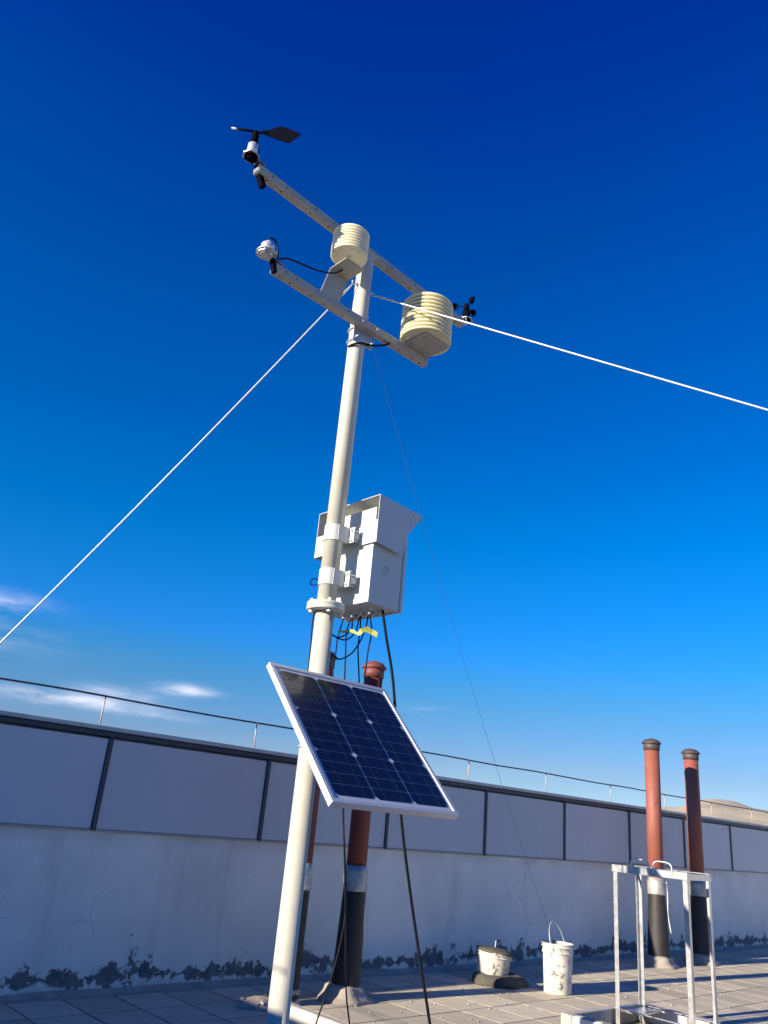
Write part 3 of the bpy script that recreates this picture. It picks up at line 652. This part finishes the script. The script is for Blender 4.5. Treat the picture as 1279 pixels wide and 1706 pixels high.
# ------------------------------------------------------------------ control box on the mast
cb = thing('control_box', LP(0, 0, 0), 'white steel control box with a deep rain hood clamped to the mast', 'control box')
X0, X1, Y0, Y1, Z0, Z1 = .118, .322, -.165, .235, 1.842, 2.330
MB().box(((X0 + X1) / 2, (Y0 + Y1) / 2, (Z0 + Z1) / 2), (X1 - X0, Y1 - Y0, Z1 - Z0), bev=.003, seg=2).build('case', m_box, cb)
dr_ = MB().box((X1 + .0142, (Y0 + Y1) / 2, (Z0 + Z1) / 2), (.021, Y1 - Y0 + .006, Z1 - Z0 + .006), bev=.004, seg=2).build('door', m_box, cb)
MB().box((X1 + .026, Y1 - .05, 2.08), (.012, .022, .05), bev=.003).build('lock', m_black, dr_)
HY0, HY1, HZ = -.198, .285, 2.386; T = .003
hd = MB(); hd.quadbox([(.106, HY0, HZ - T), (.405, HY0, HZ - .022 - T), (.405, HY1, HZ - .022 - T), (.106, HY1, HZ - T)], (0, 0, T))
for y_ in (HY0, HY1 - T):
    hd.quadbox([(.106, y_, HZ - T), (.405, y_, HZ - .022 - T), (.395, y_, HZ - .045), (.300, y_, 2.215), (.292, y_, 2.115), (.106, y_, 2.135)], (0, T, 0))
hd.quadbox([(.402, HY0 + .002, HZ - .024), (.402, HY1 - .002, HZ - .024), (.402, HY1 - .002, HZ - .052), (.402, HY0 + .002, HZ - .052)], (.003, 0, 0))
hd.build('rain_hood', m_box, cb)
MB().box((.1075, HY0 + .020 + .045, 2.1945), (.003, .125, .115)).build('hood_strap', m_box, cb); MB().box((.1075, HY1 - .055, 2.1945), (.003, .105, .115)).build('hood_strap', m_box, cb)
b = MB(); b.box((.112, .04, 2.20), (.005, .30, .07)); b.build('hood_back_strip', m_box, cb)
# rails and pole clamps
for zc_ in (2.178, 1.952):
    b = MB(); b.box((.086, .010, zc_), (.016, .165, .034), bev=.002)
    for s_ in (-1, 1): b.box((.100, .010 + s_ * .078, zc_), (.034, .012, .030), bev=.002)
    b.build('mounting_rail', m_box, cb)
    b = MB(); r0, r1 = PR + .001, PR + .005; pts = []
    arc = [R(a) for a in range(100, 261, 10)]
    out_, in_ = [], []
    for a in arc: out_.append(Vector((r1 * math.cos(a), r1 * math.sin(a), zc_ - .040))); in_.append(Vector((r0 * math.cos(a), r0 * math.sin(a), zc_ - .040)))
    for i in range(len(arc) - 1): b.quadbox([out_[i], out_[i + 1], in_[i + 1], in_[i]], (0, 0, .080))
    for s_ in (-1, 1):
        b.box((.022, s_ * (PR + .0035), zc_), (.072, .004, .080)); b.box((.056, s_ * (PR + .022), zc_), (.004, .042, .080), bev=.001)
        b.box((.064, s_ * (PR + .022), zc_), (.004, .042, .080), bev=.001)
    cl = b.build('pole_clamp', m_box, cb)
    for s_ in (-1, 1):
        for dz in (-.026, .026):
            q = Matrix.Rotation(R(90), 3, 'Y'); c = (.050, s_ * (PR + .026), zc_ + dz)
            MB().hexnut(c, .0085, .008, q).rod((.040, c[1], c[2]), (.098, c[1], c[2]), .004, 8).build('bolt', m_alu, cl)
b = MB()
for z_ in (2.19, 1.96): b.box((X0 - .003, -.070, z_), (.005, .020, .030)); 
b.build('hanging_lug', m_box, cb)
b = MB()
for q in range(9): b.box((.215 + random.uniform(-.02, .02), Y0 - .0006, 2.02 + random.uniform(-.035, .035)), (random.uniform(.004, .014), .0006, random.uniform(.002, .012)), Matrix.Rotation(random.uniform(-.5, .5), 3, 'Y'))
tag(b.build('scuff_mark', m_smudge, cb), kind='stuff')
GL = []
for i in range(7): GL.append((.205 + (.022 if i % 2 else 0), .110 - i * .0325))
for i, (x_, y_) in enumerate(GL):
    b = MB(); b.lathe([(.0105, -.012), (.0105, 0)], 6, (x_, y_, Z0), smooth=False); b.lathe([(.0065, -.032), (.008, -.026), (.008, -.010)], 12, (x_, y_, Z0)); b.build('cable_gland', m_alu, cb)
b = MB()
for i in range(9): b.lathe([(.0065, -.024), (.008, -.012), (.0105, 0)], 10, (.262 + .012 * (i % 2), .14 - i * .031, Z0))
b.build('spare_gland', m_box, cb)
MB().tube([(.118, .232, 2.0), (.105, .255, 2.02), (.10, .285, 2.005), (.105, .27, 1.985), (.118, .235, 1.99)], .0028, 6).build('seal_loop', m_black, cb)

# ------------------------------------------------------------------ solar panel
TAU = R(46.3); PWD, PLN = .676, .745
sp_ = thing('solar_panel', LP(-.018, -.362, 1.190), 'tilted solar panel in a bright aluminium frame fixed to the mast', 'solar panel', rx=0)
sp_.rotation_mode = 'XYZ'; sp_.rotation_euler = (TAU, 0, RZ)
FW, FT = .020, .028
for nm, c, d_ in (('frame_bar', (0, PLN / 2 - FW / 2, 0), (PWD, FW, FT)), ('frame_bar', (0, -PLN / 2 + FW / 2, 0), (PWD, FW, FT)),
                  ('frame_bar', (-PWD / 2 + FW / 2, 0, 0), (FW, PLN - 2 * FW - .001, FT)), ('frame_bar', (PWD / 2 - FW / 2, 0, 0), (FW, PLN - 2 * FW - .001, FT))):
    MB().box(c, d_, bev=.0018, seg=2).build(nm, m_frame, sp_)
MB().box((0, 0, FT / 2 - .006), (PWD - 2 * FW + .002, PLN - 2 * FW + .002, .004)).build('backsheet', m_back, sp_)
cw, chh = (PWD - 2 * FW - .026) / 3, (PLN - 2 * FW - .034) / 12
gapx, gapy, cham = .0065, .0032, .014
def cell(ct, cb_):
    x1, y1 = (cw - gapx) / 2, (chh - gapy) / 2; P_ = []
    P_ += [(-x1, -y1 + (cham if cb_ else 0), 0)] + ([(-x1 + cham, -y1, 0), (x1 - cham, -y1, 0)] if cb_ else [])
    P_ += [(x1, -y1 + (cham if cb_ else 0), 0)]
    P_ += [(x1, y1 - (cham if ct else 0), 0)] + ([(x1 - cham, y1, 0), (-x1 + cham, y1, 0)] if ct else [])
    P_ += [(-x1, y1 - (cham if ct else 0), 0)]
    b = MB(); b.quadbox(P_, (0, 0, .0012))
    return b.mesh('cell', m_cell)
cm_ = {k: cell(*k) for k in ((True, False), (False, False), (False, True))}
m_bus = mat('busbar', (.035, .04, .06), .4, .3)
bus = MB()
for dx in (-.24, .24): bus.box((dx * cw, 0, .0013), (.0009, chh - gapy, .0004))
bus_me = bus.mesh('busbar', m_bus)
for i in range(3):
    for j in range(12):
        k = (j % 4 == 0, j % 4 == 3)
        k = (k[0], k[1])
        o = put('cell', cm_[k], sp_, ((i - 1) * cw, (5.5 - j) * chh, FT / 2 - .0039)); put('busbar', bus_me, o)
MB().box((0, 0, FT / 2 - .0012), (PWD - 2 * FW, PLN - 2 * FW, .0001)) .b.free()
b = MB(); b.box((0, 0, -FT / 2 + .006), (.11, .07, .022), bev=.003); b.build('junction_box', m_black, sp_, loc=(.0, .25, 0))
# bracket to the mast
b = MB()
for s_ in (-1, 1):
    b.box((s_ * (PR + .012), .02, -.045), (.004, .42, .034)); 
b.build('tilt_rail', m_galv, sp_)
for y_ in (.20, -.16): MB().box((0, y_, -.024), (PWD - .05, .030, .018), bev=.002).build('cross_rail', m_galv, sp_)
sb = thing('panel_bracket', LP(0, 0, 0), 'small galvanised clamp with bolts holding the solar panel to the mast', 'bracket')
MB().box((0, -.055, 1.185), (.15, .005, .085), bev=.001).box((-.073, -.075, 1.185), (.004, .045, .085)).box((.073, -.075, 1.185), (.004, .045, .085)).build('clamp_plate', m_galv, sb)
for dz in (-.025, .025):
    b = MB(); zz = 1.185 + dz; r_ = PR + .005
    b.tube([(-r_, -.075, zz)] + [(r_ * math.cos(a), r_ * math.sin(a), zz) for a in [R(180 - 20 * i) for i in range(10)]] + [(r_, -.075, zz)], .004, 8, 3)
    for s_ in (-1, 1): b.hexnut((s_ * r_, -.063, zz), .008, .007, Matrix.Rotation(R(90), 3, 'X'))
    b.build('u_bolt', m_alu, sb)
b = MB(); b.rod((-.090, -.085, 1.19), (.090, -.085, 1.19), .005, 8); b.hexnut((-.080, -.085, 1.19), .010, .008, Matrix.Rotation(R(90), 3, 'Y')); b.hexnut((.080, -.085, 1.19), .010, .008, Matrix.Rotation(R(90), 3, 'Y')); b.build('pivot_bolt', m_alu, sb)

# ------------------------------------------------------------------ cables (built in the grid frame)
GS = 1.0
def cable(name, pts, r_, m_, label, cat, group=None, res=6):
    b = MB(); b.tube([W(*p_) for p_ in pts], r_, 8, res); o = b.build(name, m_); return tag(o, label, cat, group)
def via(pts, dp, dn=1.0): return [along(PN, PP + dp * KS, x, y) for x, y in pts]
GRP = 'thin black cables hanging under the control box'
def gland(i): return A3(GL[i][0], GL[i][1], Z0 - .028)
cable('sensor_cable', [gland(0)] + via([(566, 1050), (562, 1064), (559, 1088), (554, 1122), (560, 1180), (568, 1260), (571, 1350), (575, 1440), (575, 1520), (560, 1600), (526, 1706), (508, 1760)], .06), .0033, m_cable,
      'thin black cable nearest the mast that swings left at the roof', 'cable', GRP)
cable('sensor_cable', [gland(1)] + via([(577, 1054), (575.5, 1091), (574, 1130), (572, 1240), (572, 1350), (575, 1500), (576, 1640), (582, 1706), (588, 1770)], .05), .0033, m_cable,
      'thin black cable dropping straight to the roof before the shaded pipe', 'cable', GRP)
cable('sensor_cable', [gland(2)] + via([(586, 1046), (578, 1056), (564, 1062), (556, 1059)], .03) + [A3(.02, +.01, 1.70)], .0033, m_cable, 'black cable looping from the box back to the mast, upper of two loops', 'cable', GRP)
cable('sensor_cable', [gland(3)] + via([(594, 1048), (586, 1060), (575, 1066), (564, 1064), (557, 1060)], .01) + [A3(.02, +.00, 1.69)], .0033, m_cable, 'black cable looping from the box back to the mast, lower of two loops', 'cable', GRP)
cable('sensor_cable', [gland(4)] + via([(600, 1047), (596.5, 1076), (596.7, 1099), (598, 1130), (600, 1200), (604, 1290)], -.02), .0033, m_cable, 'thin black cable hanging slightly wavy behind the panel left of the red cap', 'cable', GRP)
cable('sensor_cable', [gland(5)] + via([(609, 1046), (600, 1068), (587, 1087), (573, 1096), (562, 1097.5)], -.03) + [A3(.03, -.01, 1.60)], .0033, m_cable, 'black cable sweeping in a wide arc down to the mast', 'cable', GRP)
cable('sensor_cable', [gland(6)] + via([(619, 1051), (613, 1084), (609, 1116), (607, 1130), (606, 1200), (606, 1290)], -.085), .0033, m_cable, 'thin black cable that hangs in front of the red domed cap', 'cable', GRP)
cable('power_cable', [along(PN, PP - .155 * KS, 637, 1017)] + via([(644.5, 1069), (652, 1113.7), (657, 1165), (663, 1270), (668, 1360), (685, 1500), (716, 1706), (724, 1760)], -.155), .0062, m_cable,
      'thick black cable running from the box down right of the panel', 'cable')
cable('ground_cable', [A3(-.02, +.05, 1.80)] + [along(PN - .03, PP + .035, x, y) for x, y in [(521, 1032), (517.5, 1075), (513.5, 1114), (506, 1180), (505, 1240)]], .0032, m_cable, 'thin dark cable running down the left side of the lower mast', 'cable')
cable('sensor_lead', [along(PN, PP - .075, x, y) for x, y in [(449, 395), (459, 402), (463, 418), (462, 434), (466, 432), (480, 431), (505, 441), (530, 451), (553, 455), (568, 451), (577, 444), (582, 440)]], .0042, m_cable,
      'black lead drooping from the light sensor to the smaller shield', 'cable')
cable('tie_lead', [A3(-.052, +.0, 3.245), A3(-.047, -.03, 3.25), A3(-.02, -.052, 3.262), A3(.02, -.056, 3.275), A3(.06, -.07, 3.28), A3(.12, -.075, 3.31), A3(.17, -.08, 3.345)], .0055, m_cable,
      'black cable strapped round the mast just below the lower arm', 'cable')
b = MB()
pts = [along(PN, PP - .02 - .009 * (x - 563) / 5, x, y) for x, y in [(563, 1052), (574, 1052), (586, 1050), (597, 1057), (602, 1051), (610, 1048), (619, 1052), (628, 1058)]]
wd = [.010, .012, .016, .013, .020, .024, .020, .022]; vs_ = []
for i, (q, h_) in enumerate(zip(pts, wd)):
    c = W(*q); tw = math.sin(i * 1.3) * .006; vs_.append((b.b.verts.new(c + Vector((tw, tw, h_ / 2))), b.b.verts.new(c - Vector((tw, -tw, h_ / 2)))))
for (a, c), (e, f) in zip(vs_, vs_[1:]): b.b.faces.new((a, e, f, c))
o = b.build('cable_tape', m_yel); md = o.modifiers.new('Solid', 'SOLIDIFY'); md.thickness = .0012
tag(o, 'strip of yellow green tape tied across the hanging cables', 'tape')

# ------------------------------------------------------------------ guy wires
def guy(a, c, r_, m_, sag, label, twist=False):
    a, c = Vector(a), Vector(c); pts = []
    for i in range(25):
        t_ = i / 24; q = a.lerp(c, t_); q.z -= sag * 4 * t_ * (1 - t_); pts.append(q)
    b = MB(); b.tube([W(*q) for q in pts], r_, 7, 2); o = b.build('guy_wire', m_)
    return tag(o, label, 'guy wire', 'guy wires steadying the mast')
eL, eR = A3(-(PR + .030), -.005, EYEZ - .008), A3((PR + .030), -.005, EYEZ - .004)
guy(eL, (1.012, WALL_P + .02, WALL_H + .004), .0036, m_wire, .03, 'bright guy wire slanting down left from the mast top')
S_ = Vector(W(*eR)); dv = (.4, -.92)
E_ = along(PN, PP, 1279, 683, *dv); e0 = Vector(eR); e1 = Vector(E_); t_ = (0.02 - e0.z) / (e1.z - e0.z)
end = e0 + (e1 - e0) * t_
guy(eR, end, .0040, m_wire, .0, 'bright guy wire crossing in front of the larger shield to the right')
g3 = ground(934, 1604); guy(A3(PR, +.01, 3.49), (g3[0], g3[1], .01), .0010, m_dwire, .10, 'thin dark guy wire slanting down behind to the wall foot')
# wire terminations
for nm, e_, other, lb in (('turnbuckle', eR, end, 'small bright turnbuckle beside the right eye bolt'), ('turnbuckle', eL, (1.012, WALL_P + .02, WALL_H), 'doubled wire clamp under the left eye bolt')):
    d_ = (Vector(W(*other)) - Vector(W(*e_))).normalized(); a = Vector(W(*e_)); sd = d_.cross(Vector((0, 0, 1))).normalized()
    b = MB(); b.tube([a, a + d_ * .05 + sd * .008, a + d_ * .12 + sd * .006, a + d_ * .16], .0028, 7, 4); b.rod(a + d_ * .125, a + d_ * .150, .0065, 8); b.rod(a + d_ * .06, a + d_ * .07, .007, 8)
    o = b.build(nm, m_alu); tag(o, lb, 'wire clamp')
for (n_, p_, z_), lb in ((end, 'small ring anchor for the right guy wire'), ((g3[0], g3[1], 0), 'small ring anchor for the dark guy wire at the wall foot')):
    b = MB(); b.box((0, 0, .004), (.05, .05, .006)); b.tube([(.014 * math.cos(R(30 * i)), 0, .020 + .014 * math.sin(R(30 * i))) for i in range(13)], .003, 6, 1)
    o = b.build('ring_anchor', m_galv); o.location = W(n_, p_, 0); o.rotation_euler.z = RZ; tag(o, lb, 'anchor')
